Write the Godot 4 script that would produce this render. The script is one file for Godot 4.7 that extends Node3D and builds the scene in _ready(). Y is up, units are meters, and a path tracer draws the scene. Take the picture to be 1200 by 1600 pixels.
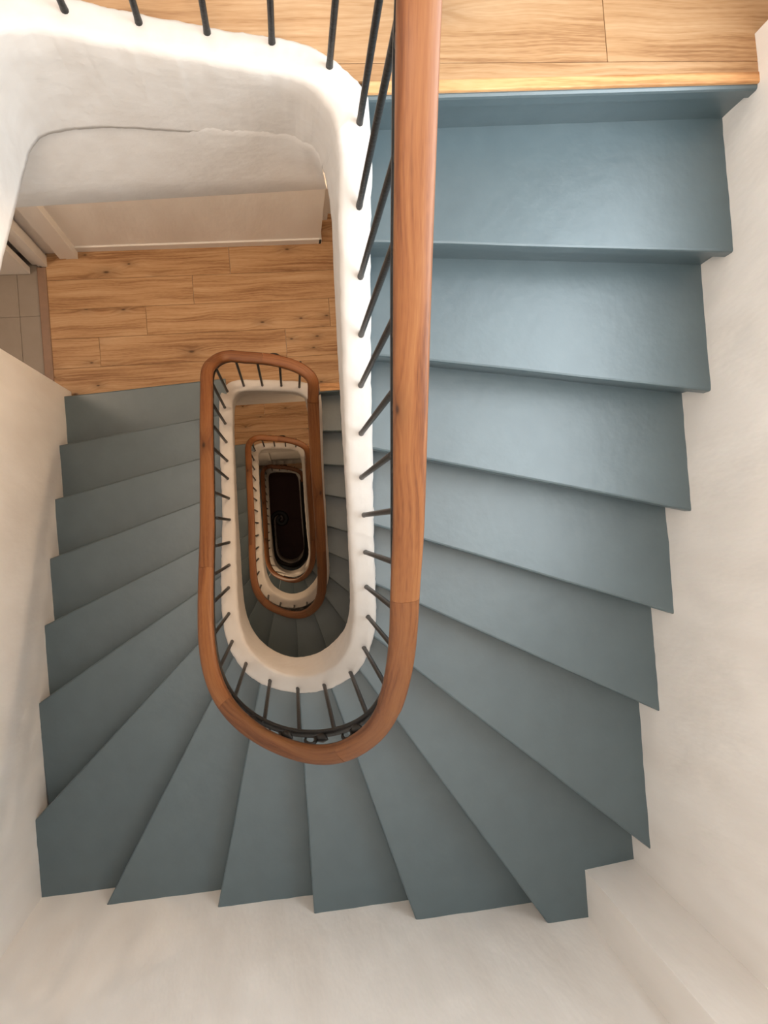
extends Node3D
# A winding stairwell seen from its top landing. y = 0 is the floor of the top landing, +z runs towards the bottom of the picture.

const UP := Vector3.UP
const STOREY := [0.0, -3.23, -6.98, -10.73]      # landing floors, from the top down
const RISE := [0.17, 0.1974, 0.1974, 0.1974]     # riser height of the flight that leaves each landing
const WALL_R := 1.274
const WALL_L := -1.312
const WALL_F := 1.665
const WALL_B := -1.857
const RNG_SEED := 7

# string of one storey in plan: t (risers from the landing), outer edge x z, inner edge x z, lower inner edge x z
const STRING_KEYS := [
	[0, 0.258, -0.99, 0.176, -0.905, 0.166, -0.975], [0.5, 0.262, -0.861, 0.181, -0.859, 0.181, -0.86],
	[1, 0.263, -0.727, 0.18, -0.724, 0.186, -0.727], [1.5, 0.262, -0.596, 0.18, -0.595, 0.188, -0.597],
	[2, 0.261, -0.468, 0.18, -0.466, 0.191, -0.467], [2.5, 0.262, -0.341, 0.18, -0.34, 0.194, -0.34],
	[3, 0.264, -0.217, 0.181, -0.217, 0.198, -0.217], [3.5, 0.266, -0.099, 0.183, -0.099, 0.202, -0.098],
	[4, 0.268, 0.015, 0.185, 0.016, 0.205, 0.018], [4.5, 0.27, 0.123, 0.189, 0.126, 0.207, 0.126],
	[5, 0.275, 0.229, 0.195, 0.231, 0.209, 0.23], [5.5, 0.278, 0.335, 0.197, 0.327, 0.208, 0.333],
	[6, 0.27, 0.433, 0.19, 0.409, 0.195, 0.416], [6.5, 0.247, 0.513, 0.171, 0.485, 0.17, 0.471],
	[7, 0.215, 0.583, 0.143, 0.539, 0.139, 0.514], [7.5, 0.165, 0.635, 0.113, 0.576, 0.107, 0.551],
	[8, 0.107, 0.676, 0.074, 0.605, 0.071, 0.581], [8.5, 0.043, 0.702, 0.023, 0.628, 0.021, 0.605],
	[9, -0.028, 0.716, -0.037, 0.639, -0.033, 0.618], [9.5, -0.11, 0.713, -0.104, 0.631, -0.082, 0.616],
	[10, -0.191, 0.692, -0.167, 0.605, -0.132, 0.603], [10.5, -0.261, 0.649, -0.209, 0.578, -0.179, 0.578],
	[11, -0.316, 0.588, -0.244, 0.542, -0.221, 0.541], [11.5, -0.352, 0.508, -0.271, 0.481, -0.258, 0.479],
	[12, -0.37, 0.419, -0.287, 0.4, -0.279, 0.4], [12.5, -0.376, 0.323, -0.293, 0.318, -0.288, 0.318],
	[13, -0.377, 0.224, -0.295, 0.224, -0.293, 0.224], [13.5, -0.375, 0.123, -0.296, 0.122, -0.296, 0.122],
	[14, -0.37, 0.017, -0.297, 0.013, -0.301, 0.012], [14.5, -0.369, -0.096, -0.298, -0.098, -0.305, -0.099],
	[15, -0.371, -0.214, -0.298, -0.214, -0.308, -0.214], [15.5, -0.373, -0.337, -0.298, -0.337, -0.31, -0.336],
	[16, -0.376, -0.461, -0.298, -0.462, -0.312, -0.461], [16.5, -0.378, -0.582, -0.296, -0.585, -0.313, -0.582],
	[17, -0.379, -0.692, -0.295, -0.7, -0.312, -0.693], [17.5, -0.379, -0.794, -0.297, -0.78, -0.31, -0.782],
	[18, -0.366, -0.9, -0.29, -0.85, -0.3, -0.86], [18.2, -0.336, -0.945, -0.268, -0.883, -0.278, -0.897],
	[18.35, -0.28, -0.968, -0.23, -0.893, -0.235, -0.912], [18.5, -0.15, -0.966, -0.155, -0.893, -0.157, -0.915],
	[18.65, 0, -0.952, 0, -0.88, 0, -0.912], [18.8, 0.126, -0.94, 0.105, -0.865, 0.09, -0.905],
	[18.9, 0.19, -0.92, 0.15, -0.838, 0.14, -0.885], [18.96, 0.228, -0.89, 0.168, -0.81, 0.165, -0.86],
	[19, 0.248, -0.857, 0.176, -0.77, 0.172, -0.82]
]
# the curb of the top landing and the string of the flight that goes on up from it: outer x z, inner x z, lower inner x z, top y, lower edge y
const CURB_KEYS := [
	[0.258, -0.99, 0.176, -0.905, 0.166, -0.975, 0.05, -0.31], [0.242, -1.022, 0.166, -0.95, 0.158, -1.0, 0.05, -0.305],
	[0.211, -1.054, 0.149, -0.985, 0.142, -1.03, 0.05, -0.3], [0.165, -1.093, 0.124, -1.012, 0.115, -1.045, 0.05, -0.3],
	[0.11, -1.119, 0.087, -1.034, 0.08, -1.066, 0.05, -0.3], [0.04, -1.135, 0.025, -1.05, 0.02, -1.075, 0.05, -0.3],
	[-0.05, -1.149, -0.056, -1.062, -0.056, -1.078, 0.05, -0.3], [-0.135, -1.166, -0.14, -1.08, -0.14, -1.087, 0.05, -0.3],
	[-0.21, -1.179, -0.2, -1.089, -0.2, -1.091, 0.051, -0.3], [-0.295, -1.194, -0.285, -1.102, -0.285, -1.098, 0.055, -0.3],
	[-0.37, -1.207, -0.36, -1.113, -0.36, -1.104, 0.065, -0.3], [-0.44, -1.214, -0.43, -1.118, -0.43, -1.106, 0.085, -0.3],
	[-0.52, -1.21, -0.49, -1.11, -0.51, -1.1, 0.11, -0.3], [-0.59, -1.19, -0.545, -1.08, -0.565, -1.085, 0.145, -0.295],
	[-0.645, -1.14, -0.58, -1.035, -0.588, -1.06, 0.19, -0.285], [-0.675, -1.07, -0.597, -0.97, -0.598, -1.01, 0.24, -0.25],
	[-0.685, -0.98, -0.602, -0.9, -0.602, -0.93, 0.3, -0.2], [-0.685, -0.6, -0.602, -0.6, -0.602, -0.6, 0.52, 0.03],
	[-0.685, -0.2, -0.602, -0.2, -0.602, -0.2, 0.79, 0.3], [-0.685, 0.4, -0.602, 0.4, -0.602, 0.4, 1.2, 0.71],
	[-0.685, 1.0, -0.602, 1.0, -0.602, 1.0, 1.61, 1.12], [-0.685, 1.665, -0.602, 1.665, -0.602, 1.665, 2.06, 1.57]]
# nosing lines 0 to 18 in plan: string side x z, wall side x z
const NOSINGS := [[0.26, -1.022, 1.274, -1.04], [0.273, -0.725, 1.274, -0.664], [0.265, -0.466, 1.274, -0.306], [0.269, -0.215, 1.274, 0.051], [0.271, 0.018, 1.274, 0.402],
	[0.28, 0.228, 1.274, 0.776], [0.28, 0.441, 1.274, 1.349], [0.226, 0.591, 0.893, 1.665], [0.114, 0.688, 0.385, 1.665], [-0.023, 0.724, -0.031, 1.665],
	[-0.198, 0.702, -0.455, 1.665], [-0.322, 0.594, -0.973, 1.665], [-0.378, 0.422, -1.312, 1.294], [-0.385, 0.227, -1.312, 0.778], [-0.381, 0.021, -1.312, 0.412],
	[-0.376, -0.213, -1.312, 0.07], [-0.375, -0.462, -1.312, -0.26], [-0.376, -0.707, -1.312, -0.585], [-0.373, -0.957, -1.312, -0.904]]
# feet of the balusters of one storey: x, z, t
const BALUSTERS := [[0.231, -0.928, 0.26], [0.231, -0.789, 0.76], [0.233, -0.647, 1.3], [0.232, -0.514, 1.82], [0.229, -0.389, 2.31], [0.228, -0.261, 2.82], [0.228, -0.135, 3.35],
	[0.234, -0.019, 3.84], [0.238, 0.104, 4.4], [0.241, 0.228, 4.99], [0.247, 0.343, 5.54], [0.234, 0.472, 6.28], [0.186, 0.587, 7.19], [0.084, 0.66, 8.15], [-0.026, 0.693, 9.04],
	[-0.146, 0.674, 9.73], [-0.255, 0.613, 10.62], [-0.321, 0.523, 11.37], [-0.337, 0.402, 12.09], [-0.338, 0.283, 12.71], [-0.334, 0.173, 13.27], [-0.333, 0.057, 13.83],
	[-0.329, -0.064, 14.37], [-0.331, -0.184, 14.88], [-0.334, -0.299, 15.35], [-0.335, -0.406, 15.77], [-0.338, -0.523, 16.25], [-0.342, -0.644, 16.74], [-0.344, -0.754, 17.19],
	[-0.327, -0.865, 17.63], [-0.232, -0.928, 18.4], [-0.114, -0.924, 18.54], [0.007, -0.915, 18.66], [0.122, -0.899, 18.8]]

var M := {}
var used := {}
var rough := FastNoiseLite.new()
var rng := RandomNumberGenerator.new()

func _ready() -> void:
	rng.seed = RNG_SEED
	rough.seed = 3
	rough.frequency = 1.0
	camera_and_light()
	materials()
	build_walls()
	for k in 3:
		build_landing(k)
	build_ground()
	build_doors()
	for k in 4:
		build_staircase(k)
	build_upper_flight()
	for k in 4:
		build_railing(k)
	build_upper_railing()


# ---------------------------------------------------------------- camera and light

func camera_and_light() -> void:
	var cam := Camera3D.new()
	cam.name = "camera"
	cam.fov = 67.3801
	cam.near = 0.03
	cam.far = 60.0
	cam.transform = Transform3D(Basis(Vector3(0.9896448, 0.1198954, 0.07891932), Vector3(0.07719515, 0.01896494, -0.99683561), Vector3(-0.1210127, 0.99260537, 0.00951321)).orthonormalized(), Vector3(0, 1.8163, 0))
	add_child(cam)
	cam.current = true
	var e := Environment.new()
	e.background_mode = Environment.BG_COLOR
	e.background_color = Color(0.75, 0.82, 0.9)
	e.background_energy_multiplier = 0.05
	e.tonemap_mode = Environment.TONE_MAPPER_LINEAR
	e.tonemap_exposure = 1.0
	e.sdfgi_enabled = true
	e.ssao_enabled = true
	e.ssil_enabled = true
	var w := WorldEnvironment.new()
	w.name = "environment"
	w.environment = e
	add_child(w)
	# daylight of the window beside the top flight, and warm ceiling lamps over every landing
	area("window_light", Vector3(WALL_R - 0.01, 1.08, -0.33), Vector2(1.6, 1.6), Color(0.87, 0.95, 1.0), 5.1, Vector3.LEFT)
	area("ceiling_lamp_light", Vector3(-0.2, 2.52, -0.1), Vector2(0.9, 0.9), Color(1.0, 0.93, 0.86), 4.6)
	area("wall_lamp_light", Vector3(WALL_L + 0.09, STOREY[2] - 1.3, 0.35), Vector2(0.2, 0.2), Color(1.0, 0.85, 0.68), 0.9, Vector3.RIGHT)
	area("wall_lamp_light", Vector3(WALL_L + 0.09, STOREY[3] - 0.9, 0.1), Vector2(0.2, 0.2), Color(1.0, 0.82, 0.66), 0.07, Vector3.RIGHT)
	area("passage_lamp_light", Vector3(-1.95, STOREY[1] + 2.3, -1.35), Vector2(0.24, 0.24), Color(1.0, 0.9, 0.8), 0.9)
	for k in [1, 2]:
		area("wall_lamp_light", Vector3(WALL_R - 0.1, STOREY[k - 1] - 0.98, -1.36), Vector2(0.2, 0.2), Color(1.0, 0.87, 0.72), [0.0, 3.0, 3.4][k], Vector3(-0.96, 0.24, -0.14))


func area(called: String, at: Vector3, size: Vector2, color: Color, energy: float, towards := Vector3.DOWN) -> void:
	var l := AreaLight3D.new()
	l.name = called
	l.area_size = size
	l.light_color = color
	l.light_energy = energy
	l.area_range = 30.0
	l.area_attenuation = 2.0
	l.shadow_enabled = true
	l.transform = Transform3D(Basis.looking_at(towards, Vector3.BACK if towards == Vector3.DOWN else UP), at)
	add_child(l, true)


# ---------------------------------------------------------------- materials

func fbm(seed_: int, octaves: int) -> FastNoiseLite:
	var n := FastNoiseLite.new()
	n.seed = seed_
	n.frequency = 1.0
	n.noise_type = FastNoiseLite.TYPE_SIMPLEX_SMOOTH
	n.fractal_type = FastNoiseLite.FRACTAL_FBM
	n.fractal_octaves = octaves
	return n


# wood: w x h pixels over size metres, grain along u
func wood_image(w: int, h: int, size: Vector2, seed_: int, dark: Color, mid: Color, light: Color, knots: int, fine: float) -> ImageTexture:
	var im := Image.create(w, h, false, Image.FORMAT_RGB8)
	var a := fbm(seed_, 3)
	var b := fbm(seed_ + 11, 2)
	var r := RandomNumberGenerator.new()
	r.seed = seed_
	var ks := []
	for i in knots:
		ks.append(Vector3(r.randf_range(0.15, 0.8) * size.x, r.randf() * size.y, r.randf_range(0.010, 0.022)))
	var at := func(x: float, y: float, near: Array) -> Vector2:
		var v := y + 0.012 * b.get_noise_2d(x * 2.2, y * 5.0)
		var knot := 0.0
		for k in near:
			var dx: float = (x - k.x) * 0.42
			if absf(dx) < 0.1:
				var d2: float = dx * dx + (y - k.y) * (y - k.y)
				var f := exp(-d2 / (k.z * k.z * 3.0))
				v += (k.z * 1.3 * f) * (1.0 if y > k.y else -1.0)
				knot = maxf(knot, 0.85 * exp(-d2 / (k.z * k.z * 0.10)) + 0.22 * f)
		var broad := a.get_noise_2d(x * 0.7 + 31.0, v * 11.0)
		var grain := a.get_noise_2d(x * 1.8, v * 75.0)
		var pore := b.get_noise_2d(x * 18.0, y * 420.0)
		return Vector2(0.52 + 0.46 * broad + fine * grain + 0.2 * pore, knot)
	var blend := size.x * 0.12           # the right end runs over into the left one
	for j in h:
		var y := j * size.y / h
		var near := []
		for k in ks:
			if absf(k.y - y) < 0.09:
				near.append(k)
		for i in w:
			var x := i * size.x / w
			var sk: Vector2 = at.call(x, y, near)
			if x > size.x - blend:
				sk = sk.lerp(at.call(x - size.x, y, near), (x - size.x + blend) / blend)
			var c := dark.lerp(mid, clampf(sk.x * 2.0, 0, 1)) if sk.x < 0.5 else mid.lerp(light, clampf(sk.x * 2.0 - 1.0, 0, 1))
			im.set_pixel(i, j, c.lerp(dark.darkened(0.45), clampf(sk.y, 0, 0.85)))
	return ImageTexture.create_from_image(im)


func noise_tex(seed_: int, freq: float, octaves: int, normal: bool, strength := 4.0, ramp: Gradient = null) -> NoiseTexture2D:
	var n := FastNoiseLite.new()
	n.seed = seed_
	n.frequency = freq
	n.fractal_octaves = octaves
	n.noise_type = FastNoiseLite.TYPE_SIMPLEX_SMOOTH
	var t := NoiseTexture2D.new()
	t.width = 512
	t.height = 512
	t.seamless = true
	t.noise = n
	t.as_normal_map = normal
	t.bump_strength = strength
	if ramp:
		t.color_ramp = ramp
	return t


func grad(a: Color, b: Color) -> Gradient:
	var g := Gradient.new()
	g.set_color(0, a)
	g.set_color(1, b)
	return g


func surf(called: String, color: Color, rough_: float, spec := 0.5) -> StandardMaterial3D:
	var m := StandardMaterial3D.new()
	m.resource_name = called
	m.albedo_color = color
	m.roughness = rough_
	m.metallic_specular = spec
	M[called] = m
	return m


func triplanar(m: StandardMaterial3D, scale: float, color_tex: Texture2D, normal_tex: Texture2D, normal_scale: float) -> void:
	m.uv1_triplanar = true
	m.uv1_world_triplanar = true
	m.uv1_scale = Vector3.ONE * scale
	if color_tex:
		m.albedo_texture = color_tex
	if normal_tex:
		m.normal_enabled = true
		m.normal_texture = normal_tex
		m.normal_scale = normal_scale


func materials() -> void:
	var plaster_n := noise_tex(5, 0.012, 5, true, 6.0)
	var plaster_c := noise_tex(6, 0.006, 3, false, 1.0, grad(Color(0.955, 0.945, 0.935), Color(1, 1, 1)))
	triplanar(surf("plaster", Color(0.965, 0.952, 0.938), 0.6, 0.4), 0.8, plaster_c, plaster_n, 0.2)
	M.plaster.uv1_scale = Vector3(1.1, 0.3, 1.1)
	triplanar(surf("rough_plaster", Color(0.865, 0.845, 0.825), 0.55, 0.4), 2.6, plaster_c, plaster_n, 0.3)
	triplanar(surf("white_gloss", Color(0.9, 0.885, 0.87), 0.35), 0.8, null, plaster_n, 0.08)
	var paint_n := noise_tex(15, 0.02, 4, true, 5.0)
	var paint_c := noise_tex(16, 0.008, 4, false, 1.0, grad(Color(0.9, 0.92, 0.93), Color(1, 1, 1)))
	triplanar(surf("blue_paint", Color(0.268, 0.346, 0.374), 0.44, 0.71), 1.6, paint_c, paint_n, 0.1)
	M.blue_paint.clearcoat_enabled = true
	M.blue_paint.clearcoat = 0.6
	M.blue_paint.clearcoat_roughness = 0.45
	var iron := surf("black_iron", Color(0.09, 0.086, 0.083), 0.42, 0.45)
	triplanar(iron, 9.0, null, plaster_n, 0.5)
	var oak := surf("oak_floor", Color(0.81, 0.83, 0.87), 0.5, 0.4)
	oak.albedo_texture = wood_image(2048, 1024, Vector2(2.4, 1.2), 21, Color(0.65, 0.45, 0.28), Color(0.86, 0.66, 0.455), Color(0.94, 0.76, 0.565), 22, 0.4)
	oak.uv1_scale = Vector3(1 / 2.4, 1 / 1.2, 1)
	var trim := surf("oak_trim", Color(0.97, 0.96, 0.95), 0.45, 0.4)
	trim.albedo_texture = oak.albedo_texture
	trim.uv1_scale = oak.uv1_scale
	var rail_tex := wood_image(2048, 256, Vector2(2.4, 0.3), 44, Color(0.48, 0.26, 0.14), Color(0.69, 0.43, 0.255), Color(0.77, 0.52, 0.33), 7, 0.4)
	for i in 3:
		var rail := surf("rail_wood_%d" % i, Color(0.72, 0.72, 0.685).darkened(0.05 * i), 0.48, 0.45)
		rail.albedo_texture = rail_tex
		rail.uv1_scale = Vector3(1 / 2.4, 1 / 0.3, 1)
	triplanar(surf("grey_tile", Color(0.56, 0.52, 0.48), 0.5), 1.5, plaster_c, plaster_n, 0.2)
	triplanar(surf("red_tile", Color(0.36, 0.23, 0.2), 0.6), 1.5, plaster_c, plaster_n, 0.2)
	triplanar(surf("threshold_wood", Color(0.56, 0.44, 0.36), 0.5), 3.0, paint_c, null, 0)
	surf("chrome", Color(0.7, 0.7, 0.7), 0.25).metallic = 1.0
	surf("dark_gap", Color(0.12, 0.1, 0.09), 0.9)
	for k in 2:
		var g := surf("lamp_glow_%d" % k, Color(0.95, 0.92, 0.88), 0.5)
		g.emission_enabled = true
		g.emission = Color(1, 0.99, 0.97) if k == 0 else Color(1.0, 0.82, 0.62)
		g.emission_energy_multiplier = 1.5


# ---------------------------------------------------------------- nodes

func numbered(called: String) -> String:
	used[called] = used.get(called, -1) + 1
	return called if used[called] == 0 else "%s_%03d" % [called, used[called]]


func thing(called: String, label: String, category: String, at := Vector3.ZERO, group := "") -> Node3D:
	var o := Node3D.new()
	o.name = numbered(called)
	o.position = at
	add_child(o)
	return tag(o, label, category, group)


func tag(o: Node3D, label: String, category: String, group := "") -> Node3D:
	o.set_meta("label", label)
	o.set_meta("category", category)
	if group:
		o.set_meta("group", group)
	return o


func obj(called: String, mesh: Mesh, mat: String, parent: Node = self) -> MeshInstance3D:
	var o := MeshInstance3D.new()
	o.name = numbered(called) if parent == self else called
	o.mesh = mesh
	o.material_override = M[mat]
	parent.add_child(o, true)
	if parent is Node3D and parent != self and parent.get_parent() == self:
		o.position = -parent.position
	return o


func struct(called: String, mesh: Mesh, mat: String) -> MeshInstance3D:
	var o := obj(called, mesh, mat)
	o.set_meta("kind", "structure")
	return o


# ---------------------------------------------------------------- meshes
# a soup is a list of triangles [a, b, c, uva, uvb, uvc, smooth group], turned outwards when it is closed

func quad(s: Array, a: Vector3, b: Vector3, c: Vector3, d: Vector3, g: int, ua := Vector2.ZERO, ub := Vector2.ZERO, uc := Vector2.ZERO, ud := Vector2.ZERO) -> void:
	s.append([a, b, c, ua, ub, uc, g])
	s.append([a, c, d, ua, uc, ud, g])


func mesh_of(s: Array, closed := true, flip := false) -> ArrayMesh:
	if closed and s.size():
		var o: Vector3 = s[0][0]
		var vol := 0.0
		for t in s:
			vol += (t[0] - o).dot((t[1] - o).cross(t[2] - o))
		flip = vol < 0
	var st := SurfaceTool.new()
	st.begin(Mesh.PRIMITIVE_TRIANGLES)
	for t in s:
		st.set_smooth_group(t[6])
		var order := [0, 1, 2] if flip else [0, 2, 1]
		for i in order:
			st.set_uv(t[3 + i])
			st.add_vertex(t[i])
	st.generate_normals()
	return st.commit()


func inset(p: PackedVector2Array, by: float) -> PackedVector2Array:
	var n := p.size()
	var q := PackedVector2Array()
	var turn := 1.0 if area_of(p) > 0 else -1.0
	for i in n:
		var e0 := (p[i] - p[(i + n - 1) % n]).normalized()
		var e1 := (p[(i + 1) % n] - p[i]).normalized()
		var n0 := Vector2(-e0.y, e0.x) * turn
		var n1 := Vector2(-e1.y, e1.x) * turn
		var m := n0 + n1
		q.append(p[i] + m * (by / maxf(0.3, m.length_squared() * 0.5)))
	return q


func area_of(p: PackedVector2Array) -> float:
	var s := 0.0
	for i in p.size():
		s += p[i].cross(p[(i + 1) % p.size()])
	return s


# a slab over a plan outline, its upper edge rounded by bevel
func prism(s: Array, p: PackedVector2Array, y0: float, y1: float, bevel := 0.0, uv := Vector2.ZERO, turn_uv := false) -> void:
	var rings := [[p, y0]]
	if bevel > 0:
		rings.append([p, y1 - bevel])
		rings.append([inset(p, bevel * 0.3), y1 - bevel * 0.3])
		rings.append([inset(p, bevel), y1])
	else:
		rings.append([p, y1])
	var n := p.size()
	var t := 1.0 if area_of(p) > 0 else -1.0
	for r in rings.size() - 1:
		var a: PackedVector2Array = rings[r][0]
		var b: PackedVector2Array = rings[r + 1][0]
		var ya: float = rings[r][1]
		var yb: float = rings[r + 1][1]
		for i in n:
			var j := (i + 1) % n
			var va := Vector3(a[i].x, ya, a[i].y)
			var vb := Vector3(a[j].x, ya, a[j].y)
			var vc := Vector3(b[j].x, yb, b[j].y)
			var vd := Vector3(b[i].x, yb, b[i].y)
			var f := func(v: Vector3) -> Vector2: return Vector2(v.x + uv.x, v.z + v.y + uv.y)
			if t > 0:
				quad(s, vd, vc, vb, va, -1, f.call(vd), f.call(vc), f.call(vb), f.call(va))
			else:
				quad(s, va, vb, vc, vd, -1, f.call(va), f.call(vb), f.call(vc), f.call(vd))
	for cap in [0, rings.size() - 1]:
		var q: PackedVector2Array = rings[cap][0]
		var y: float = rings[cap][1]
		var idx := Geometry2D.triangulate_polygon(q)
		for i in range(0, idx.size(), 3):
			var a := q[idx[i]]
			var b := q[idx[i + 1]]
			var c := q[idx[i + 2]]
			if ((b - a).cross(c - a) > 0) == (cap > 0):     # upwards means clockwise in (x, z)
				var h := b
				b = c
				c = h
			s.append([Vector3(a.x, y, a.y), Vector3(b.x, y, b.y), Vector3(c.x, y, c.y), a + uv, b + uv, c + uv, -1])


func slab(p: PackedVector2Array, y0: float, y1: float, bevel := 0.0, uv := Vector2.ZERO) -> ArrayMesh:
	var s := []
	prism(s, p, y0, y1, bevel, uv)
	return mesh_of(s)


func rect(x0: float, z0: float, x1: float, z1: float) -> PackedVector2Array:
	return PackedVector2Array([Vector2(x0, z0), Vector2(x1, z0), Vector2(x1, z1), Vector2(x0, z1)])


func block(s: Array, x0: float, y0: float, z0: float, x1: float, y1: float, z1: float, bevel := 0.0) -> void:
	prism(s, rect(x0, z0, x1, z1), y0, y1, bevel)


func box(x0: float, y0: float, z0: float, x1: float, y1: float, z1: float, bevel := 0.0) -> ArrayMesh:
	return slab(rect(x0, z0, x1, z1), y0, y1, bevel)


# rings of equal size joined into a skin
func loft(s: Array, rings: Array, lengths: Array, caps := true, group := 0) -> void:
	var n: int = rings[0].size()
	for r in rings.size() - 1:
		var v := 0.0
		for i in n:
			var j := (i + 1) % n
			var a: Vector3 = rings[r][i]
			var b: Vector3 = rings[r][j]
			var w := a.distance_to(b)
			quad(s, a, b, rings[r + 1][j], rings[r + 1][i], group, Vector2(lengths[r], v), Vector2(lengths[r], v + w), Vector2(lengths[r + 1], v + w), Vector2(lengths[r + 1], v))
			v += w
	if caps:
		for e in [0, rings.size() - 1]:
			var ring: PackedVector3Array = rings[e]
			for i in range(1, n - 1):
				var t := [ring[0], ring[i + 1], ring[i]] if e == 0 else [ring[0], ring[i], ring[i + 1]]
				s.append([t[0], t[1], t[2], Vector2(ring[0].x, ring[0].y), Vector2(t[1].x, t[1].y), Vector2(t[2].x, t[2].y), -1])


# a profile (x across, y up) swept along a path whose cross direction stays level
func sweep(s: Array, path: PackedVector3Array, profile: PackedVector2Array, u0 := 0.0, widths := []) -> void:
	var rings := []
	var lengths := []
	var u := u0
	for i in path.size():
		var d := (path[mini(i + 1, path.size() - 1)] - path[maxi(i - 1, 0)]).normalized()
		var side := Vector3(d.z, 0, -d.x).normalized()
		var up := side.cross(d).normalized()
		if up.y < 0:
			up = -up
		var ring := PackedVector3Array()
		for p in profile:
			ring.append(path[i] + side * p.x * (widths[i] if widths else 1.0) + up * p.y)
		if i:
			u += path[i].distance_to(path[i - 1])
		rings.append(ring)
		lengths.append(u)
	loft(s, rings, lengths)


# a round bar through points with a radius at each
func bar(s: Array, pts: Array, radii: Array, sides := 8) -> void:
	var rings := []
	var lengths := []
	var d0: Vector3 = (pts[1] - pts[0]).normalized()
	var x := d0.cross(Vector3.RIGHT if absf(d0.x) < 0.8 else Vector3.UP).normalized()
	for i in pts.size():
		var d: Vector3 = (pts[mini(i + 1, pts.size() - 1)] - pts[maxi(i - 1, 0)]).normalized()
		x = (x - d * x.dot(d)).normalized()
		var y := d.cross(x)
		var ring := PackedVector3Array()
		for k in sides:
			var a := TAU * k / sides
			ring.append(pts[i] + (x * cos(a) + y * sin(a)) * radii[i])
		rings.append(ring)
		lengths.append(i * 0.1)
	loft(s, rings, lengths)


# an uneven wall face in the plane axis = at, over u (the other level axis) and y
func wall_grid(s: Array, axis: int, at: float, u0: float, u1: float, y0: float, y1: float, step: float, inward: float) -> void:
	var nu := maxi(1, ceili((u1 - u0) / step))
	var ny := maxi(1, ceili((y1 - y0) / (step * 1.6)))
	var rows := []
	for j in ny + 1:
		var row := []
		for i in nu + 1:
			var u := lerpf(u0, u1, float(i) / nu)
			var y := lerpf(y0, y1, float(j) / ny)
			var off := 0.0034 * rough.get_noise_3d(u * 9.0, y * 6.0, at * 7.0) + 0.003 * rough.get_noise_3d(u * 2.2 + 40.0, y * 1.6, at * 7.0)
			row.append(Vector3(at + off, y, u) if axis == 0 else Vector3(u, y, at + off))
		rows.append(row)
	for j in ny:
		for i in nu:
			var a: Vector3 = rows[j][i]
			var b: Vector3 = rows[j][i + 1]
			var c: Vector3 = rows[j + 1][i + 1]
			var d: Vector3 = rows[j + 1][i]
			if (b - a).cross(d - a).dot(Vector3(inward, 0, 0) if axis == 0 else Vector3(0, 0, inward)) > 0:
				quad(s, a, b, c, d, 0)
			else:
				quad(s, d, c, b, a, 0)


# ---------------------------------------------------------------- the setting

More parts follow.
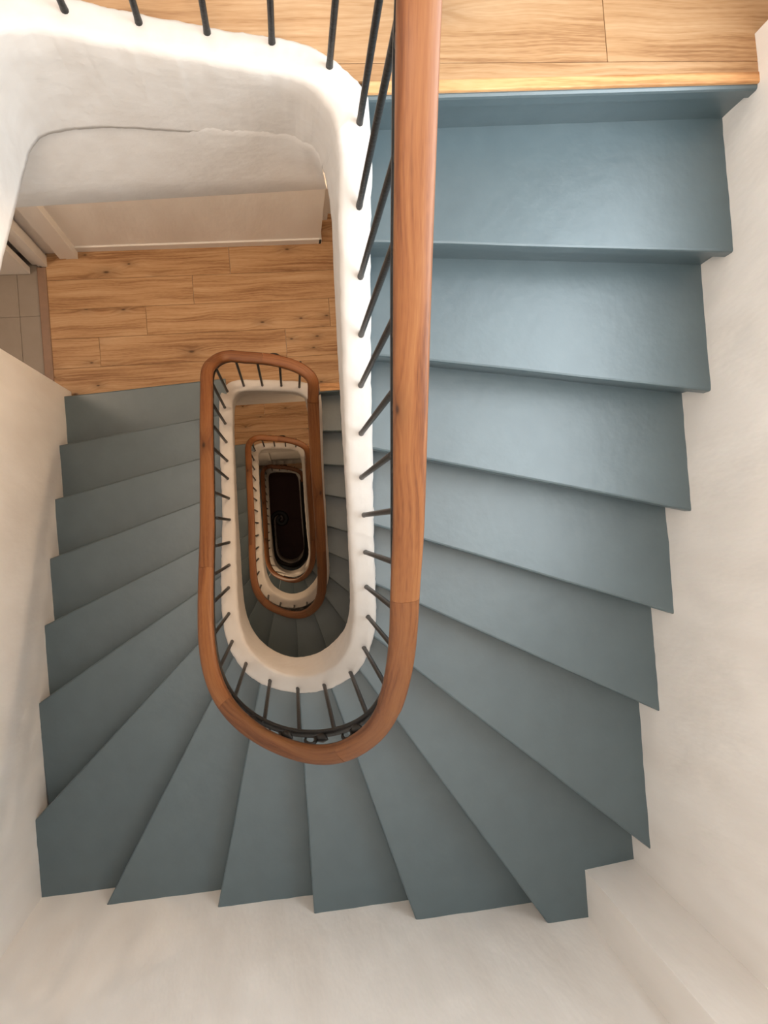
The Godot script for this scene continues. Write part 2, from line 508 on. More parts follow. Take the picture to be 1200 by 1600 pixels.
func build_walls() -> void:
	var top := 2.62
	var low := -13.75
	var s := []
	wall_grid(s, 0, WALL_R, -1.165, 1.75, -4.2, 0.26, 0.035, -1)
	block(s, WALL_R, 0.25, -1.165, WALL_R + 0.15, top, -1.13)
	block(s, WALL_R, 0.25, 0.47, WALL_R + 0.15, top, 1.8)
	block(s, WALL_R, 1.9, -1.14, WALL_R + 0.15, top, 0.48)
	block(s, WALL_R - 0.002, low, -1.857, WALL_R + 0.15, -4.15, 1.8)
	block(s, WALL_R + 0.012, -4.2, -1.16, WALL_R + 0.15, 0.25, 1.8)
	block(s, WALL_R, -4.2, -2.05, WALL_R + 0.15, -0.3, -1.16)
	struct("wall_right", mesh_of(s, false), "plaster")
	s = []
	wall_grid(s, 0, WALL_L, -0.96, 1.75, -4.2, top, 0.035, 1)
	for k in 3:
		var y: float = STOREY[k + 1]
		if k:
			block(s, WALL_L - 0.1, y, -0.96, WALL_L, STOREY[k] - 1.0, 1.8)
		block(s, WALL_L - 0.1, y + 2.12, -1.95, WALL_L, STOREY[k] - 0.02, -0.96)        # over the passage
	block(s, WALL_L - 0.1, STOREY[1] - 1.0, -0.96, WALL_L - 0.012, top, 1.8)
	block(s, WALL_L - 0.1, STOREY[1] - 1.0, -0.96, WALL_L, top, -0.945)
	block(s, WALL_L - 0.1, low, -1.95, WALL_L, STOREY[3], 1.8)
	block(s, WALL_L - 0.1, 0, -1.95, WALL_L, top, -0.96)
	struct("wall_left", mesh_of(s, false), "plaster")
	s = []
	wall_grid(s, 1, WALL_F, -1.4, 1.35, -4.2, top, 0.035, -1)
	block(s, -1.42, low, WALL_F, 1.42, -4.15, WALL_F + 0.15)
	block(s, -1.42, -4.2, WALL_F + 0.012, 1.42, top, WALL_F + 0.15)
	struct("wall_front", mesh_of(s, false), "plaster")
	s = []
	for k in range(-1, 3):
		var y: float = STOREY[k + 1]
		var y1: float = top if k < 0 else STOREY[k] - 0.3
		block(s, -2.3, y - 0.02, WALL_B - 0.12, 0.333, y1, WALL_B)
		block(s, 0.3, y - 0.02, -2.2, 2.3, y1, -2.05)
	block(s, -1.42, low, WALL_B - 0.12, 1.42, STOREY[3], WALL_B)
	struct("wall_back", mesh_of(s), "plaster")
	# shallow pier in the far right corner
	s = []
	prism(s, PackedVector2Array([Vector2(1.064, 1.70), Vector2(1.066, 1.474), Vector2(1.30, 1.456), Vector2(1.30, 1.70)]), low, top)
	struct("trim_1", mesh_of(s), "plaster")
	# the upper storey beyond the well and its ceiling with a skylight
	s = []
	block(s, 2.2, -0.3, -2.2, 2.35, top, -1.0)
	block(s, WALL_R + 0.1, -0.3, -1.16, 2.35, top, -1.0)
	struct("wall_side", mesh_of(s), "plaster")
	struct("ceiling", box(-1.45, top, -2.2, 2.35, top + 0.2, 1.82), "plaster")
	# window beside the flight, above the picture: frame, glazing bar, pane
	s = []
	for z in [-1.13, -0.36, 0.41]:
		block(s, WALL_R + 0.03, 0.25, z, WALL_R + 0.09, 1.9, z + 0.06, 0.004)
	block(s, WALL_R + 0.03, 0.25, -1.11, WALL_R + 0.09, 0.31, 0.45)
	block(s, WALL_R + 0.03, 1.84, -1.11, WALL_R + 0.09, 1.9, 0.45)
	var w := struct("window_1", mesh_of(s), "white_gloss")
	obj("pane", box(WALL_R + 0.055, 0.28, -1.11, WALL_R + 0.065, 1.87, 0.45), "lamp_glow_0", w)
	var lamp := thing("ceiling_lamp", "square flush ceiling lamp over the top landing", "lamp", Vector3(-0.2, top, -0.1))
	obj("base", box(-0.7, top - 0.05, -0.6, 0.3, top, 0.4, 0.004), "white_gloss", lamp)
	obj("diffuser", box(-0.67, top - 0.085, -0.57, 0.27, top - 0.05, 0.37, 0.004), "lamp_glow_1", lamp)
	s = []
	block(s, WALL_L, STOREY[3] - 0.02, -1.10, WALL_R, STOREY[2] - 0.69, -1.02)
	block(s, -0.262, STOREY[3] - 0.02, -1.03, -0.222, STOREY[2] - 0.69, -1.005, 0.003)
	struct("wall_partition", mesh_of(s), "plaster")
	# walls of the side passages
	for k in [1, 2, 3]:
		var y: float = STOREY[k]
		s = []
		block(s, -2.6, y - 0.02, -0.96, WALL_L - 0.1, y + 2.6, -0.86)
		block(s, -2.6, y - 0.02, WALL_B - 0.12, -2.5, y + 2.6, -0.9)
		block(s, -2.6, y + 2.4, WALL_B - 0.12, WALL_L - 0.1, y + 2.6, -0.86)
		struct("wall_passage", mesh_of(s), "plaster")


# a rounded line through points, n pieces to each span
func spline(p: Array, n: int) -> Array:
	var q := []
	for i in p.size() - 1:
		for j in n:
			q.append(p[i].cubic_interpolate(p[i + 1], p[maxi(i - 1, 0)], p[mini(i + 2, p.size() - 1)], float(j) / n))
	q.append(p[p.size() - 1])
	return q


# t of the string -> its row, blended between keys; storeys below the top one start a little further out
func row_at(t: float, k: int) -> Array:
	var i := 0
	while i < STRING_KEYS.size() - 2 and STRING_KEYS[i + 1][0] < t:
		i += 1
	var a: Array = STRING_KEYS[i]
	var b: Array = STRING_KEYS[i + 1]
	var f := clampf((t - a[0]) / (b[0] - a[0]), 0, 1)
	var p: Array = STRING_KEYS[maxi(i - 1, 0)]
	var q: Array = STRING_KEYS[mini(i + 2, STRING_KEYS.size() - 1)]
	var r := []
	for c in range(1, 7):
		var m0: float = (b[c] - p[c]) / (b[0] - p[0]) * (b[0] - a[0])
		var m1: float = (q[c] - a[c]) / (q[0] - a[0]) * (b[0] - a[0])
		var f2 := f * f
		var f3 := f2 * f
		r.append((2 * f3 - 3 * f2 + 1) * a[c] + (f3 - 2 * f2 + f) * m0 + (3 * f2 - 2 * f3) * b[c] + (f3 - f2) * m1)
	if k > 0 and t < 4:
		for c in [1, 3, 5]:
			r[c] = near_start(r[c], k, t)
	return r


func near_start(z: float, k: int, t: float) -> float:
	return -0.2 + (z + 0.2) * 0.82 if k > 0 and t < 4 and z < -0.2 else z


# top of the string above the floor of landing k
func string_y(t: float, k: int) -> float:
	var h: float = RISE[k]
	var flat_top := 0.05
	var slope := -t * h + 0.02
	var flat_low := -19 * h + 0.05
	var y := slope
	y = minf(slope + 0.0, flat_top) if t < 0.2 else slope
	if t < 1.0:
		y = lerpf(flat_top, slope, smoothstep(0.0, 1.0, t))
	if t > 17.6:
		y = lerpf(slope, flat_low, smoothstep(17.6, 18.45, t))
	return y


func nosing(n: int, k: int) -> Array:
	var a: Array = NOSINGS[n]
	return [Vector2(a[0], near_start(a[1], k, n)), Vector2(a[2], near_start(a[3], k, n))]


func string_mid(t: float, k: int) -> Vector2:
	var r := row_at(t, k)
	return Vector2((r[0] + r[2]) * 0.5, (r[1] + r[3]) * 0.5)


# plan of landing k between its walls and the well
func landing_outline(k: int) -> PackedVector2Array:
	var p := PackedVector2Array()
	if k == 0:
		p.append_array([Vector2(2.2, -1.16), Vector2(WALL_R + 0.008, -1.16), Vector2(WALL_R + 0.008, -1.025), Vector2(0.25, -1.005)])
		for i in range(1, 16):
			var c: Array = CURB_KEYS[i]
			p.append(Vector2((c[0] + c[2]) * 0.5, (c[1] + c[3]) * 0.5))
		p.append_array([Vector2(-0.65, -1.0), Vector2(WALL_L, -1.0), Vector2(WALL_L, WALL_B), Vector2(0.333, WALL_B), Vector2(0.333, -2.05), Vector2(2.2, -2.05)])
	else:
		p.append_array([Vector2(WALL_R, -0.875), Vector2(0.22, -0.86)])
		for i in 9:
			p.append(string_mid(lerpf(18.97, 18.1, i / 8.0), k - 1))
		p.append_array([Vector2(WALL_L, -0.885), Vector2(WALL_L, -0.96), Vector2(-1.408, -0.96), Vector2(-1.408, WALL_B), Vector2(0.333, WALL_B), Vector2(0.333, -2.05), Vector2(WALL_R, -2.05)])
	return p


func build_landing(k: int) -> void:
	var y: float = STOREY[k]
	var outline := landing_outline(k)
	var under := outline.duplicate()
	if k == 0:
		under[2].y = -1.075
		under[3].y = -1.06
	else:
		under[0].y = -0.915
		under[1].y = -0.9
	var f := struct("floor", slab(under, y - 0.3, y - 0.012), "plaster")
	# oak boards, row by row
	var pitch := 0.187
	var first: float = -1.095 if k == 0 else -1.109
	var joints := {0: [[0.872, -0.55], [0.2, 1.5], [-0.4, 0.9], [0.5]], 1: [[0.6], [-1.118, 0.06], [-0.816, 0.359], [-0.509, 0.9], [-0.264, 0.7]], 2: [[0.0], [-0.6, 0.3], [-0.2, 0.6], [0.1], [-0.5, 0.5]]}
	var rows: Array = joints[k]
	for r in 6:
		var z1: float = first + pitch if r == 0 else first - (r - 1) * pitch
		var z0: float = first if r == 0 else z1 - pitch
		if k == 0 and r == 0:
			z1 = -1.052
		var cuts := [-3.0]
		if k == 0:
			cuts.append_array([] if r == 0 else rows[(r - 1) % rows.size()])
		else:
			cuts.append_array(rows[r % rows.size()] if r > 0 else [0.45])
		cuts.append(3.0)
		cuts.sort()
		for i in cuts.size() - 1:
			var piece := rect(cuts[i] + 0.0008, z0 + 0.0008, cuts[i + 1] - 0.0008, z1 - 0.0008)
			for q in Geometry2D.intersect_polygons(piece, outline):
				if absf(area_of(q)) > 0.002:
					obj("plank", slab(q, y - 0.014, y + rng.randf_range(-0.0003, 0.0003), 0.0008, Vector2(rng.randf() * 2.4, rng.randf() * 0.98 - z0)), "oak_floor", f)
	# nosing strip at the head of the flight below, and the skirting
	var zf: float = -1.022 if k == 0 else -0.872
	var zb: float = -1.052 if k == 0 else first + pitch
	var x1: float = WALL_R + 0.006
	var strip := slab(PackedVector2Array([Vector2(0.255, zb), Vector2(x1, zb - 0.016), Vector2(x1, zf - 0.018), Vector2(0.255, zf)]), y - 0.022, y + 0.003, 0.004, Vector2(rng.randf(), 0.3))
	obj("stair_nosing", strip, "oak_trim", f)
	if k > 0:
		var s := []
		block(s, -1.209, y, WALL_B - 0.01, 0.337, y + 0.075, WALL_B + 0.011, 0.004)
		block(s, 0.325, y, -2.04, 0.340, y + 0.075, WALL_B + 0.011, 0.004)
		struct("baseboard_back", mesh_of(s), "white_gloss")
	# down-stand beam under the landing
	var s2 := []
	var yb := y - 0.7
	if k == 0:
		var rings := []
		var ls := []
		var cols := []
		for i in 46:
			cols.append(curb_row(lerpf(0.6, 12.0, i / 45.0)))
		cols.append([0, 0, -0.56, -1.07, -0.6, -1.085])
		cols.append([0, 0, -1.31, -1.05, -1.31, -1.07])
		for r in cols:
			var l := Vector2(r[4], r[5])
			var i2 := l.lerp(Vector2(r[2], r[3]), 0.29)
			var w := smoothstep(-0.42, -0.12, l.x)
			var step := lerpf(-0.02, 0.003, w)
			var out := (Vector2(-0.4, 1.0) if l.x > 0.08 else Vector2(0, 1)).normalized()
			var a := i2 - out * lerpf(0.03, 0.008, w)
			var m := l + out * step
			var lx := l.x + 0.04 * smoothstep(0.02, 0.16, l.x)
			var b := Vector2(lx, -1.066 - 0.032 * (lx + 0.775) / 0.975)
			rings.append(PackedVector3Array([Vector3(a.x, y - 0.2, a.y), Vector3(m.x, y - 0.3, m.y), Vector3(lerpf(m.x, b.x, 0.33), y - 0.43, lerpf(m.y, b.y, 0.33)), Vector3(lerpf(m.x, b.x, 0.67), y - 0.57, lerpf(m.y, b.y, 0.67)), Vector3(b.x, yb + 0.006, b.y), Vector3(b.x, yb, b.y - 0.006), Vector3(b.x, yb, -1.22), Vector3(a.x, y - 0.2, -1.22)]))
			ls.append(l.x)
		loft(s2, rings, ls, true, 1)
	else:
		block(s2, -1.31, yb, -1.03, 0.19, y - 0.28, -0.925)
	obj("beam", mesh_of(s2), "rough_plaster", f)
	# ceiling lamp under the slab
	if k == 2:
		wall_lamp("small square lamp on the left wall deep down beside the third flight", Vector3(WALL_L, y - 1.3, 0.35))
		wall_lamp("faint square lamp on the left wall beside the lowest flight", Vector3(WALL_L, STOREY[3] - 0.9, 0.1))
	if k < 2:
		wall_lamp(["square lamp on the right wall under the top landing", "square lamp on the right wall under the middle landing"][k], Vector3(WALL_R, y - 1.0, -1.35), -1.0)


func wall_lamp(label: String, at: Vector3, side := 1.0) -> void:
	var wl := thing("wall_lamp", label, "lamp", at)
	if side < 0:
		wl.rotation = Vector3(0, -0.14, -0.24)      # tilted up a little
	obj("base", box(minf(at.x - 0.01 * side, at.x + 0.03 * side), at.y - 0.12, at.z - 0.12, maxf(at.x - 0.01 * side, at.x + 0.03 * side), at.y + 0.12, at.z + 0.12, 0.004), "white_gloss", wl)
	obj("diffuser", box(minf(at.x + 0.03 * side, at.x + 0.075 * side), at.y - 0.11, at.z - 0.11, maxf(at.x + 0.03 * side, at.x + 0.075 * side), at.y + 0.11, at.z + 0.11, 0.004), "lamp_glow_1", wl)


func build_ground() -> void:
	var y: float = STOREY[3]
	# third landing below: bare boards, hardly seen
	var f := struct("floor", slab(landing_outline(3), y - 0.3, y - 0.012), "plaster")
	for r in 7:
		for q in Geometry2D.intersect_polygons(rect(-3, -2.05 + r * 0.187, 3, -2.05 + (r + 1) * 0.187 - 0.002), landing_outline(3)):
			if absf(area_of(q)) > 0.002:
				obj("plank", slab(q, y - 0.014, y, 0.0008, Vector2(rng.randf() * 2.4, rng.randf() * 1.2)), "oak_floor", f)
	var g: float = y - 15 * RISE[3]
	var fl := struct("floor", box(-1.45, g - 0.2, -2.0, 1.45, g - 0.006, 1.8), "red_tile")
	for i in 10:
		for j in 13:
			obj("tile", box(-1.4 + i * 0.28, g - 0.01, -1.85 + j * 0.28, -1.4 + (i + 1) * 0.28 - 0.004, g + rng.randf_range(-0.0005, 0.0005), -1.85 + (j + 1) * 0.28 - 0.004, 0.002), "red_tile", fl)


func build_doors() -> void:
	for k in [1, 2]:
		var y: float = STOREY[k]
		var h := y + 2.1
		# grey tiled floor of the passage and the wooden threshold
		var f := struct("floor", box(-2.6, y - 0.3, WALL_B - 0.05, -1.45, y - 0.008, -0.9), "grey_tile")
		var zs := [-0.92, -1.45, WALL_B - 0.04]
		var xs := [-1.462, -1.588, -2.18, -2.6]
		for i in 3:
			for j in 2:
				obj("tile", box(xs[i + 1] + 0.001, y - 0.012, zs[j + 1] + 0.001, xs[i] - 0.001, y - 0.003, zs[j] - 0.001, 0.001), "grey_tile", f)
		tag(obj("threshold_strip", box(-1.464, y - 0.02, -1.757, -1.408, y + 0.008, -0.955, 0.006), "threshold_wood"),
			["", "reddish wooden threshold strip between grey tiles and oak boards", "wooden threshold strip on the landing two floors down"][k], "threshold")
		if k == 2:
			struct("door_2", box(-1.30, y, -1.85, -1.209, h, -1.80), "white_gloss")
			continue
		var pl := thing("passage_lamp", "square ceiling lamp in the tiled side passage", "lamp", Vector3(-1.95, y + 2.4, -1.35))
		obj("base", box(-2.09, y + 2.36, -1.49, -1.81, y + 2.4, -1.21, 0.004), "white_gloss", pl)
		obj("diffuser", box(-2.07, y + 2.325, -1.47, -1.83, y + 2.36, -1.23, 0.004), "lamp_glow_1", pl)
		# frame by the back wall: casing, stop and a narrow reveal
		var s := []
		block(s, -1.281, y, -1.9, -1.209, h, -1.803, 0.002)
		block(s, -1.320, y, -1.9, -1.283, h, -1.806, 0.002)
		block(s, -1.46, y + 0.004, -1.9, -1.319, h, -1.842)
		var d := struct("door_1", mesh_of(s), "white_gloss")
		s = []
		block(s, -1.2838, y, -1.9, -1.2802, h, -1.808)
		obj("gap", mesh_of(s), "dark_gap", d)
		s = []
		block(s, -1.432, y, -1.83, -1.400, h, -1.759, 0.002)
		block(s, -1.456, y, -1.83, -1.433, h, -1.764, 0.002)
		block(s, -1.49, y, -1.83, -1.457, h, -1.775, 0.002)
		struct("door_2", mesh_of(s), "white_gloss")
		# open door leaf in the passage
		var o := thing("passage_door", "white door leaf standing open in the tiled passage, seen from above", "door", Vector3(-1.9, y, -1.73))
		obj("leaf", box(-2.30, y + 0.008, -1.757, -1.503, h - 0.06, -1.716, 0.003), "white_gloss", o)
		s = []
		for z in [-1.700, -1.775]:
			bar(s, [Vector3(-1.56, y + 1.0, -1.735), Vector3(-1.56, y + 1.0, z)], [0.009, 0.009])
			bar(s, [Vector3(-1.56, y + 1.0, z), Vector3(-1.67, y + 1.0, z)], [0.009, 0.007])
		obj("handle", mesh_of(s), "chrome", o)
		s = []
		block(s, 0.345, y, -2.06, 0.39, h, -2.0, 0.002)
		struct("trim_2", mesh_of(s), "white_gloss")


# ---------------------------------------------------------------- staircases

const STAIR_LABELS := ["blue-grey painted winding flight nearest the viewer with a white plaster string", "second winding flight down, dark blue-grey, framed by the nearest one",
	"third winding flight down, small and dim inside the second loop", "lowest flight, almost black, ending on the ground floor"]

func string_ring(r: Array, yt: float, yb: float, seed_: float) -> PackedVector3Array:
	var o := Vector2(r[0], r[1])
	var i := Vector2(r[2], r[3])
	var l := Vector2(r[4], r[5])
	var d := (o - i).normalized()
	var ring := PackedVector3Array()
	var b := 0.011
	var pts := [[l, yb], [l.lerp(i, 0.04), yb + (yt - yb) * 0.04], [l.lerp(i, 0.25), lerpf(yb, yt, 0.25)], [l.lerp(i, 0.5), lerpf(yb, yt, 0.5)], [l.lerp(i, 0.75), lerpf(yb, yt, 0.75)], [i, yt - b * 2.0], [i + d * b * 0.35, yt - b * 0.7], [i + d * b * 1.2, yt],
		[i.lerp(o, 0.35), yt + 0.002], [i.lerp(o, 0.65), yt + 0.002], [o - d * b, yt], [o - d * b * 0.3, yt - b * 0.5], [o, yt - b * 1.8], [o, yt - 0.2], [o, yb + 0.02], [o, yb]]
	for k in pts.size():
		var p: Array = pts[k]
		var v := Vector3(p[0].x, p[1], p[0].y)
		var n := minf(1.0, k * 0.33) * 0.0036 * rough.get_noise_3d(v.x * 14.0, v.y * 14.0, v.z * 14.0 + seed_) + 0.0016 * rough.get_noise_3d(v.x * 45.0, v.y * 45.0, v.z * 45.0)
		v += Vector3(d.x * n, n * 0.8, d.y * n)
		ring.append(v)
	return ring


func build_staircase(k: int) -> void:
	var y0: float = STOREY[k]
	var h: float = RISE[k]
	var last := 18 if k < 3 else 14
	var t_end := 19.0 if k < 3 else 14.7
	var o := thing("staircase", STAIR_LABELS[k], "staircase", Vector3(0, y0 - (19 if k < 3 else 15) * h, 0), "winding flights one below the other")
	# string: the plaster rim round the well
	var s := []
	var rings := []
	var ls := []
	var n_ring := 300 if k == 0 else 150
	for i in n_ring + 1:
		var t := t_end * i / n_ring
		if t > 18.0:
			t = lerpf(18.0, 19.0, (t - 18.0))
		var y := y0 + string_y(t, k)
		var drop := lerpf(0.35, 0.30, smoothstep(17.5, 18.5, t))
		rings.append(string_ring(row_at(t, k), y, y - drop, k * 9.0))
		ls.append(t)
	if k == 3:      # the curl at its foot
		var e := string_mid(14.7, k)
		var yy := y0 + string_y(14.7, k)
		for i in range(1, 22):
			var a := i * 0.22
			var rad := 0.13 * exp(-a * 0.28)
			var c := Vector2(e.x + 0.13, e.y - 0.03)
			var p := c + Vector2(-cos(a), -sin(a)) * rad
			var q := c + Vector2(-cos(a), -sin(a)) * (rad - 0.05 * exp(-a * 0.2))
			rings.append(string_ring([p.x, p.y, q.x, q.y, q.x, q.y], yy - 0.02 * minf(a, 1.0), yy - 0.35, 4.0))
			ls.append(14.7 + i * 0.1)
	loft(s, rings, ls)
	obj("string", mesh_of(s), "rough_plaster", o)
	# treads and risers
	for n in range(1, last + 1):
		var f := nosing(n, k)
		var b := nosing(n - 1, k)
		var p := PackedVector2Array()
		var dirb := (Vector2(b[1]) - Vector2(b[0])).normalized()
		var back := Vector2(dirb.y, -dirb.x) * 0.035
		p.append(b[1] + back + dirb * 0.02)
		p.append(b[0] + back - dirb * 0.035)
		for i in range(1, 4):
			var m := string_mid(n - 1 + i * 0.25, k)
			p.append(m)
		var dirf := (Vector2(f[1]) - Vector2(f[0])).normalized()
		p.append(f[0] - dirf * 0.035)
		var ragged := 0.0
		p.append(f[0])
		for i in range(1, 5):       # nosings are hand cut, so the edge wanders a little
			ragged = 0.0035 * rough.get_noise_2d(n * 13.0 + i * 5.1, k * 9.0)
			p.append(Vector2(f[0]).lerp(f[1], i * 0.2) + Vector2(-dirf.y, dirf.x) * ragged)
		p.append(f[1])
		p.append(f[1] + dirf * 0.02)
		if n == 7:
			p.append(Vector2(WALL_R + 0.015, WALL_F + 0.015))
		if n == 12:
			p.append(Vector2(WALL_L - 0.015, WALL_F + 0.015))
		var y := y0 - n * h
		obj("tread", slab(p, y - 0.042, y, 0.007), "blue_paint", o)
	for n in range(0, last + 1):
		var f := nosing(n, k)
		var dir := (Vector2(f[1]) - Vector2(f[0])).normalized()
		var nrm := Vector2(dir.y, -dir.x)                 # towards the tread behind
		var off := 0.022 if n else -0.002
		var a := Vector2(f[0]) - dir * 0.03
		var c := Vector2(f[1]) + dir * 0.02
		var y := y0 - n * h
		var y1 := y - 0.03 if n else y - 0.046
		obj("riser", slab(PackedVector2Array([a + nrm * off, c + nrm * off, c + nrm * (off + 0.02), a + nrm * (off + 0.02)]), y - h - 0.01, y1), "blue_paint", o)
		if n == 0:
			obj("fascia", slab(PackedVector2Array([a - nrm * 0.012, c - nrm * 0.012, c + nrm * 0.02, a + nrm * 0.02]), y - 0.05, y - 0.008, 0.009), "blue_paint", o)
	# plaster soffit under the steps
	s = []
	rings = []
	ls = []
	for n in range(0, last + 1):
		var f := nosing(n, k)
		var m := string_mid(n, k)
		var w := Vector2(f[1])
		var y := y0 - n * h - 0.27
		rings.append(PackedVector3Array([Vector3(m.x, y, m.y), Vector3(w.x, y, w.y), Vector3(w.x, y - 0.04, w.y), Vector3(m.x, y - 0.04, m.y)]))
		ls.append(float(n))
		if n == 6 or n == 11:
			var cx := WALL_R if n == 6 else WALL_L
			rings.append(PackedVector3Array([Vector3(string_mid(n + 0.5, k).x, y - 0.5 * h, string_mid(n + 0.5, k).y), Vector3(cx, y - 0.5 * h, WALL_F), Vector3(cx, y - 0.5 * h - 0.04, WALL_F), Vector3(string_mid(n + 0.5, k).x, y - 0.5 * h - 0.04, string_mid(n + 0.5, k).y)]))
			ls.append(n + 0.5)
	loft(s, rings, ls, true, -1)
	obj("soffit", mesh_of(s), "rough_plaster", o)


func curb_row(u: float) -> Array:
	var i := clampi(int(u), 0, CURB_KEYS.size() - 2)
	var f := u - i
	var a: Array = CURB_KEYS[i]
	var b: Array = CURB_KEYS[i + 1]
	var p: Array = CURB_KEYS[maxi(i - 1, 0)]
	var q: Array = CURB_KEYS[mini(i + 2, CURB_KEYS.size() - 1)]
	var r := []
	for c in 8:
		if i > 14:
			r.append(lerpf(a[c], b[c], f))
		else:
			r.append(0.5 * (2 * a[c] + (b[c] - p[c]) * f + (2 * p[c] - 5 * a[c] + 4 * b[c] - q[c]) * f * f + (3 * a[c] - p[c] - 3 * b[c] + q[c]) * f * f * f))
	return r


func build_upper_flight() -> void:
	var o := thing("staircase", "flight rising from the top landing, only its white curb showing at upper left", "staircase", Vector3(-0.6, 0, -1.0))
	var s := []
	var rings := []
	var ls := []
	for i in 211:
		var u := 21.0 * i / 210
		var r := curb_row(u)
		rings.append(string_ring(r, r[6], r[7], 31.0))
		ls.append(u)
	loft(s, rings, ls)
	obj("string", mesh_of(s), "rough_plaster", o)
	for n in 11:
		var z := -1.0 + n * 0.25
		var y := 0.17 * (n + 1)
		obj("tread", box(WALL_L - 0.01, y - 0.04, z - 0.02, -0.66, y, minf(z + 0.27, WALL_F), 0.006), "blue_paint", o)
		obj("riser", box(WALL_L - 0.01, y - 0.18, z, -0.66, y - 0.03, z + 0.02), "blue_paint", o)


# ---------------------------------------------------------------- railings

const RAIL_LABELS := ["wooden handrail on black iron balusters winding down the nearest flight", "second railing down, its wooden handrail looping inside the nearest string",
	"third railing down, a small dim wooden loop deep in the well", "lowest railing, a dark handrail ending in a scroll on the ground floor"]

# how far the handrail stands outside the middle of the string, by t; the lower ones lean in over the well on the right
const RAIL_OUT := [[0.0, 0.0185], [4.0, 0.018], [5.0, 0.008], [6.0, 0.002], [6.6, 0.012], [7.4, 0.026], [8.1, 0.042], [8.7, 0.042], [9.3, 0.03], [10.0, 0.022], [11.0, 0.02], [17.6, 0.02], [18.3, 0.0], [18.65, -0.012], [19.0, -0.035]]
const RAIL_LEAN := [[0.0, -0.053], [0.6, -0.066], [5.0, -0.06], [7.0, -0.045], [9.5, -0.035], [12.0, -0.005], [19.0, 0.0]]

func keyed(keys: Array, t: float) -> float:
	for i in keys.size() - 1:
		if t <= keys[i + 1][0]:
			return lerpf(keys[i][1], keys[i + 1][1], smoothstep(keys[i][0], keys[i + 1][0], t))
	return keys[keys.size() - 1][1]


func lean(t: float, k: int) -> float:
	if k == 0 and t < 17.0:
		return 0.0
	if t > 17.0:
		return (RAIL_LEAN[0][1] + 0.0535) * smoothstep(18.3, 19.0, t)
	var f := lerpf(0.2, 1.0, smoothstep(5.5, 8.0, t)) if k > 1 else 1.0
	return keyed(RAIL_LEAN, t) * f


func rail_profile(s := 1.0) -> PackedVector2Array:
	var p := PackedVector2Array([Vector2(-0.026, -0.022), Vector2(0.026, -0.022), Vector2(0.0315, -0.014), Vector2(0.033, -0.003), Vector2(0.0325, 0.008), Vector2(0.029, 0.0155), Vector2(0.022, 0.0195),
		Vector2(0.01, 0.0215), Vector2(0, 0.022), Vector2(-0.01, 0.0215), Vector2(-0.022, 0.0195), Vector2(-0.029, 0.0155), Vector2(-0.0325, 0.008), Vector2(-0.033, -0.003), Vector2(-0.0315, -0.014)])
	for i in p.size():
		p[i].x *= s
	return p


# point above the string at t; a step outwards (to the treads) and a height over the string
func rail_point(t: float, k: int, outwards: float, over: float) -> Vector3:
	var r := row_at(t, k)
	var o := Vector2(r[0], r[1])
	var i := Vector2(r[2], r[3])
	var m := (o + i) * 0.5 + (o - i).normalized() * outwards
	return Vector3(m.x, STOREY[k] + string_y(t, k) + over, m.y)


func smooth_path(p: PackedVector3Array, times: int) -> PackedVector3Array:
	for n in times:
		var q := p.duplicate()
		for i in range(1, p.size() - 1):
			q[i] = (p[i - 1] + p[i] * 2.0 + p[i + 1]) * 0.25
		p = q
	return p


func rail_run(path: PackedVector3Array, joints: Array, parent: Node3D, tone: int, widths := []) -> void:
	# the handrail is made of lengths joined end to end
	var from := 0
	for j in joints.size():
		var to: int = joints[j]
		var piece := path.slice(from, to + 1)
		var d := (piece[piece.size() - 1] - piece[piece.size() - 2]).normalized()
		piece[piece.size() - 1] -= d * 0.0008
		var s := []
		sweep(s, piece, rail_profile(), rng.randf() * 3.0, widths.slice(from, to + 1))
		obj("handrail", mesh_of(s), "rail_wood_%d" % ((j + tone) % 3) if tone < 3 else "black_iron", parent)
		from = to
	var s2 := []
	var below := PackedVector3Array()
	for p in path:
		below.append(p + Vector3(0, -0.026, 0))
	sweep(s2, below, PackedVector2Array([Vector2(-0.0285, -0.005), Vector2(0.0285, -0.005), Vector2(0.0285, 0.005), Vector2(-0.0285, 0.005)]), 0.0, widths)
	obj("core_bar", mesh_of(s2), "black_iron", parent)


# rod with a small collar at its foot
func baluster(at: Vector2, y0: float, y1: float, parent: Node3D, over := Vector2.ZERO) -> void:
	var s := []
	var off := over + Vector2(rng.randf_range(-0.004, 0.004), rng.randf_range(-0.004, 0.004))
	var p0 := Vector3(at.x, y0 - 0.02, at.y)
	var p1 := Vector3(at.x + off.x, y1, at.y + off.y)
	bar(s, [p0, p0.lerp(p1, 0.03), p0.lerp(p1, 0.06), p0.lerp(p1, 0.3), p0.lerp(p1, 0.7), p1], [0.0088, 0.0088, 0.0076, 0.0076, 0.0076, 0.0074], 10)
	obj("baluster", mesh_of(s), "black_iron", parent)


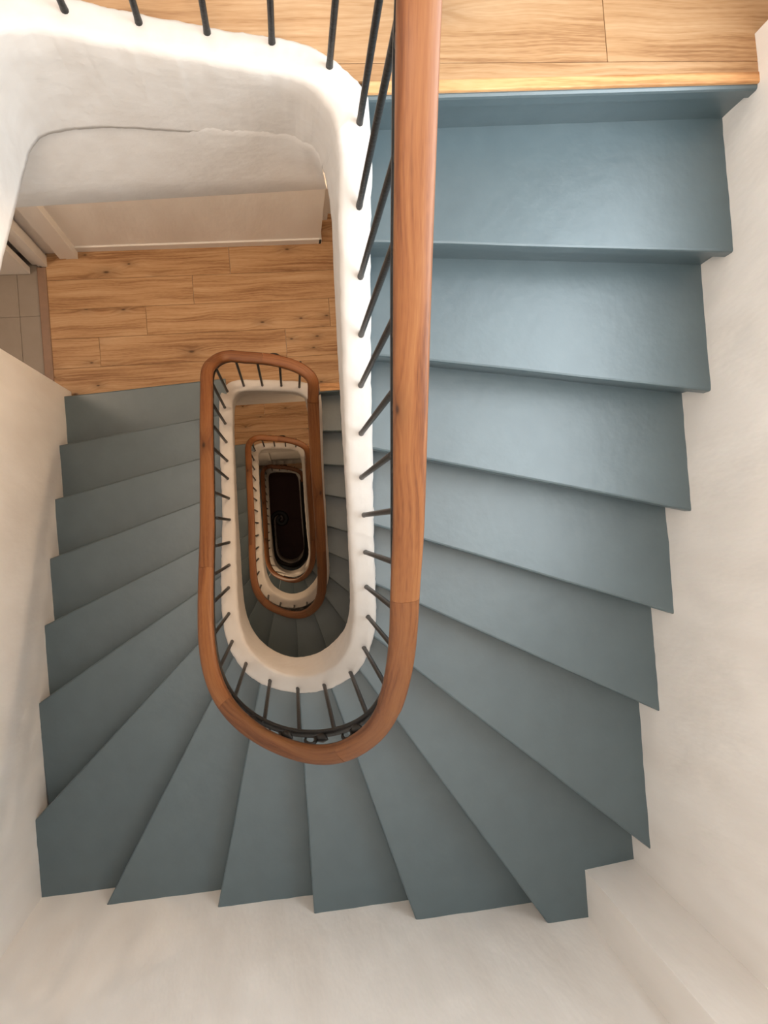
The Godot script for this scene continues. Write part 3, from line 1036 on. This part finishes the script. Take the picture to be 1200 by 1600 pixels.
# scroll with a leaf between the lower bar and the handrail: a is its foot, along the run direction
func scroll(a: Vector3, along: Vector3, height: float, parent: Node3D) -> void:
	var s := []
	var pts := []
	var rad := []
	for i in 15:
		var f := i / 14.0
		var ang := lerpf(-0.4, PI * 1.15, f)
		pts.append(a + along * (0.032 - 0.034 * cos(ang) * (1.0 - 0.35 * f)) + UP * (height * 0.38 + height * 0.5 * sin(ang) * (1.0 - 0.3 * f)))
		rad.append(0.0065 if i < 9 else lerpf(0.0065, 0.004, (i - 9) / 5.0))
	bar(s, pts, rad, 7)
	var leaf := []
	var lr := []
	var side := along.cross(UP)
	for i in 8:
		var f := i / 7.0
		leaf.append(a + along * (-0.012 - 0.05 * f) + UP * (height * (0.18 + 0.45 * f - 0.25 * f * f)) + side * (0.006 * sin(f * PI)))
		lr.append(0.002 + 0.0135 * sin(PI * pow(f, 0.75)))
	bar(s, leaf, lr, 8)
	obj("scroll", mesh_of(s), "black_iron", parent)


func build_railing(k: int) -> void:
	var t_end := 19.0 if k < 3 else 14.6
	var y0: float = STOREY[k]
	var o := thing("railing", RAIL_LABELS[k], "railing", Vector3(0, y0 + string_y(t_end, k), 0), "railings winding down the well")
	var path := PackedVector3Array()
	var lower := PackedVector3Array()
	var widths := []
	var dt := 19.0 / 260.0
	var shift := 0.75 if k > 0 else 0.0             # lengths of handrail meet a little below each landing
	var n := roundi((t_end + (0.75 if k < 3 else 0.0) - shift) / dt)
	var before := 40 if k > 0 else 0
	var after := 40 if k < 3 else 0
	for i in range(-before, n + after + 1):
		var t := i * dt + shift
		var kk := k
		if t < 0:
			t += 19.0
			kk = k - 1
		elif t > 19.0:
			t -= 19.0
			kk = k + 1
		path.append(rail_point(t, kk, keyed(RAIL_OUT, t) + lean(t, kk), 0.88))
		lower.append(rail_point(t, kk, 0.011 + lean(t, kk), 0.735))
	path = smooth_path(path, 4)
	lower = smooth_path(lower, 3)
	var softer := smooth_path(path, 36)
	var softer_low := smooth_path(lower, 10)
	var corner := smooth_path(path, 16)
	var corner_low := smooth_path(lower, 16)
	for i in path.size():
		var t := fposmod((i - before) * dt + shift, 19.0)
		var w := smoothstep(3.5, 5.5, t) * (1.0 - smoothstep(10.0, 12.0, t))
		path[i] = path[i].lerp(softer[i], w)
		lower[i] = lower[i].lerp(softer_low[i], w)
		if t > 18.4 or (t < 0.9 and k + i > 60):
			path[i] = corner[i]
			lower[i] = corner_low[i]
	path = path.slice(before, before + n + 1)
	lower = lower.slice(before, before + n + 1)
	for i in n + 1:
		var t := i * dt + shift
		widths.append((0.93 - 0.1 * exp(-pow((t - 9.3) / 1.2, 2.0)) if t > 6.5 else 1.0) * (1.25 if k == 3 else 1.0))
	var joints := []
	for t in [4.75, 8.1, 10.75, 13.4, 17.9, 18.63]:
		if t < t_end:
			joints.append(int((t - shift) / dt))
	joints.append(n)
	if k == 3:
		var e := path[path.size() - 1]
		var c := Vector3(e.x + 0.17, e.y, e.z - 0.02)
		for i in range(1, 40):
			var a := i * 0.2
			var rad := 0.17 * exp(-a * 0.16)
			widths.append(1.25)
			path.append(Vector3(c.x - cos(a) * rad, e.y - 0.02 * minf(a, 1.5), c.z - sin(a) * rad))
		joints[joints.size() - 1] = path.size() - 1
	rail_run(path, joints, o, k, widths)
	var s := []
	sweep(s, lower, PackedVector2Array([Vector2(-0.012, -0.005), Vector2(0.012, -0.005), Vector2(0.012, 0.005), Vector2(-0.012, 0.005)]))
	obj("lower_bar", mesh_of(s), "black_iron", o)
	for b in BALUSTERS:
		if b[2] < t_end - 0.1:
			var z := near_start(b[1], k, b[2])
			var q := row_at(b[2], k)
			baluster(Vector2(b[0], z), y0 + string_y(b[2], k), y0 + string_y(b[2], k) + 0.735, o, (Vector2(q[0], q[1]) - Vector2(q[2], q[3])).normalized() * lean(b[2], k))
	for i in BALUSTERS.size() - 1:
		var t: float = (BALUSTERS[i][2] + BALUSTERS[i + 1][2]) * 0.5
		if t > t_end - 0.3:
			break
		var a := rail_point(t, k, 0.016 + lean(t, k), 0.74)
		var d := (rail_point(t + 0.1, k, 0.016 + lean(t, k), 0.74) - a).normalized()
		scroll(a, d, 0.115, o)


func build_upper_railing() -> void:
	var o := thing("railing", "black iron balusters along the curb of the top landing at the upper left", "railing", Vector3(-0.15, 0.05, -1.12))
	var path := PackedVector3Array()
	var lower := PackedVector3Array()
	for i in 161:
		var r := curb_row(20.9 * i / 160)
		var a := Vector2(r[0], r[1])
		var b := Vector2(r[2], r[3])
		var m := (a + b) * 0.5
		var w := m + (a - b).normalized() * 0.018 * (1.0 - smoothstep(0.0, 3.0, 20.9 * i / 160))
		path.append(Vector3(w.x, r[6] + 0.88, w.y))
		lower.append(Vector3(m.x, r[6] + 0.735, m.y))
	path = smooth_path(path, 4)
	lower = smooth_path(lower, 3)
	rail_run(path, [60, 130, 160], o, 1)
	var s := []
	sweep(s, lower, PackedVector2Array([Vector2(-0.012, -0.005), Vector2(0.012, -0.005), Vector2(0.012, 0.005), Vector2(-0.012, 0.005)]))
	obj("lower_bar", mesh_of(s), "black_iron", o)
	for b in [[0.17, -1.058, 0.05], [0.042, -1.115, 0.05], [-0.103, -1.138, 0.05], [-0.252, -1.158, 0.053], [-0.405, -1.17, 0.075], [-0.54, -1.15, 0.125], [-0.635, -1.06, 0.22], [-0.645, -0.93, 0.33], [-0.645, -0.79, 0.42], [-0.645, -0.65, 0.5],
		[-0.645, -0.51, 0.59], [-0.645, -0.37, 0.68], [-0.645, -0.23, 0.78], [-0.645, -0.09, 0.87], [-0.645, 0.05, 0.96], [-0.645, 0.19, 1.06], [-0.645, 0.33, 1.15]]:
		baluster(Vector2(b[0], b[1]), b[2], b[2] + 0.735, o)
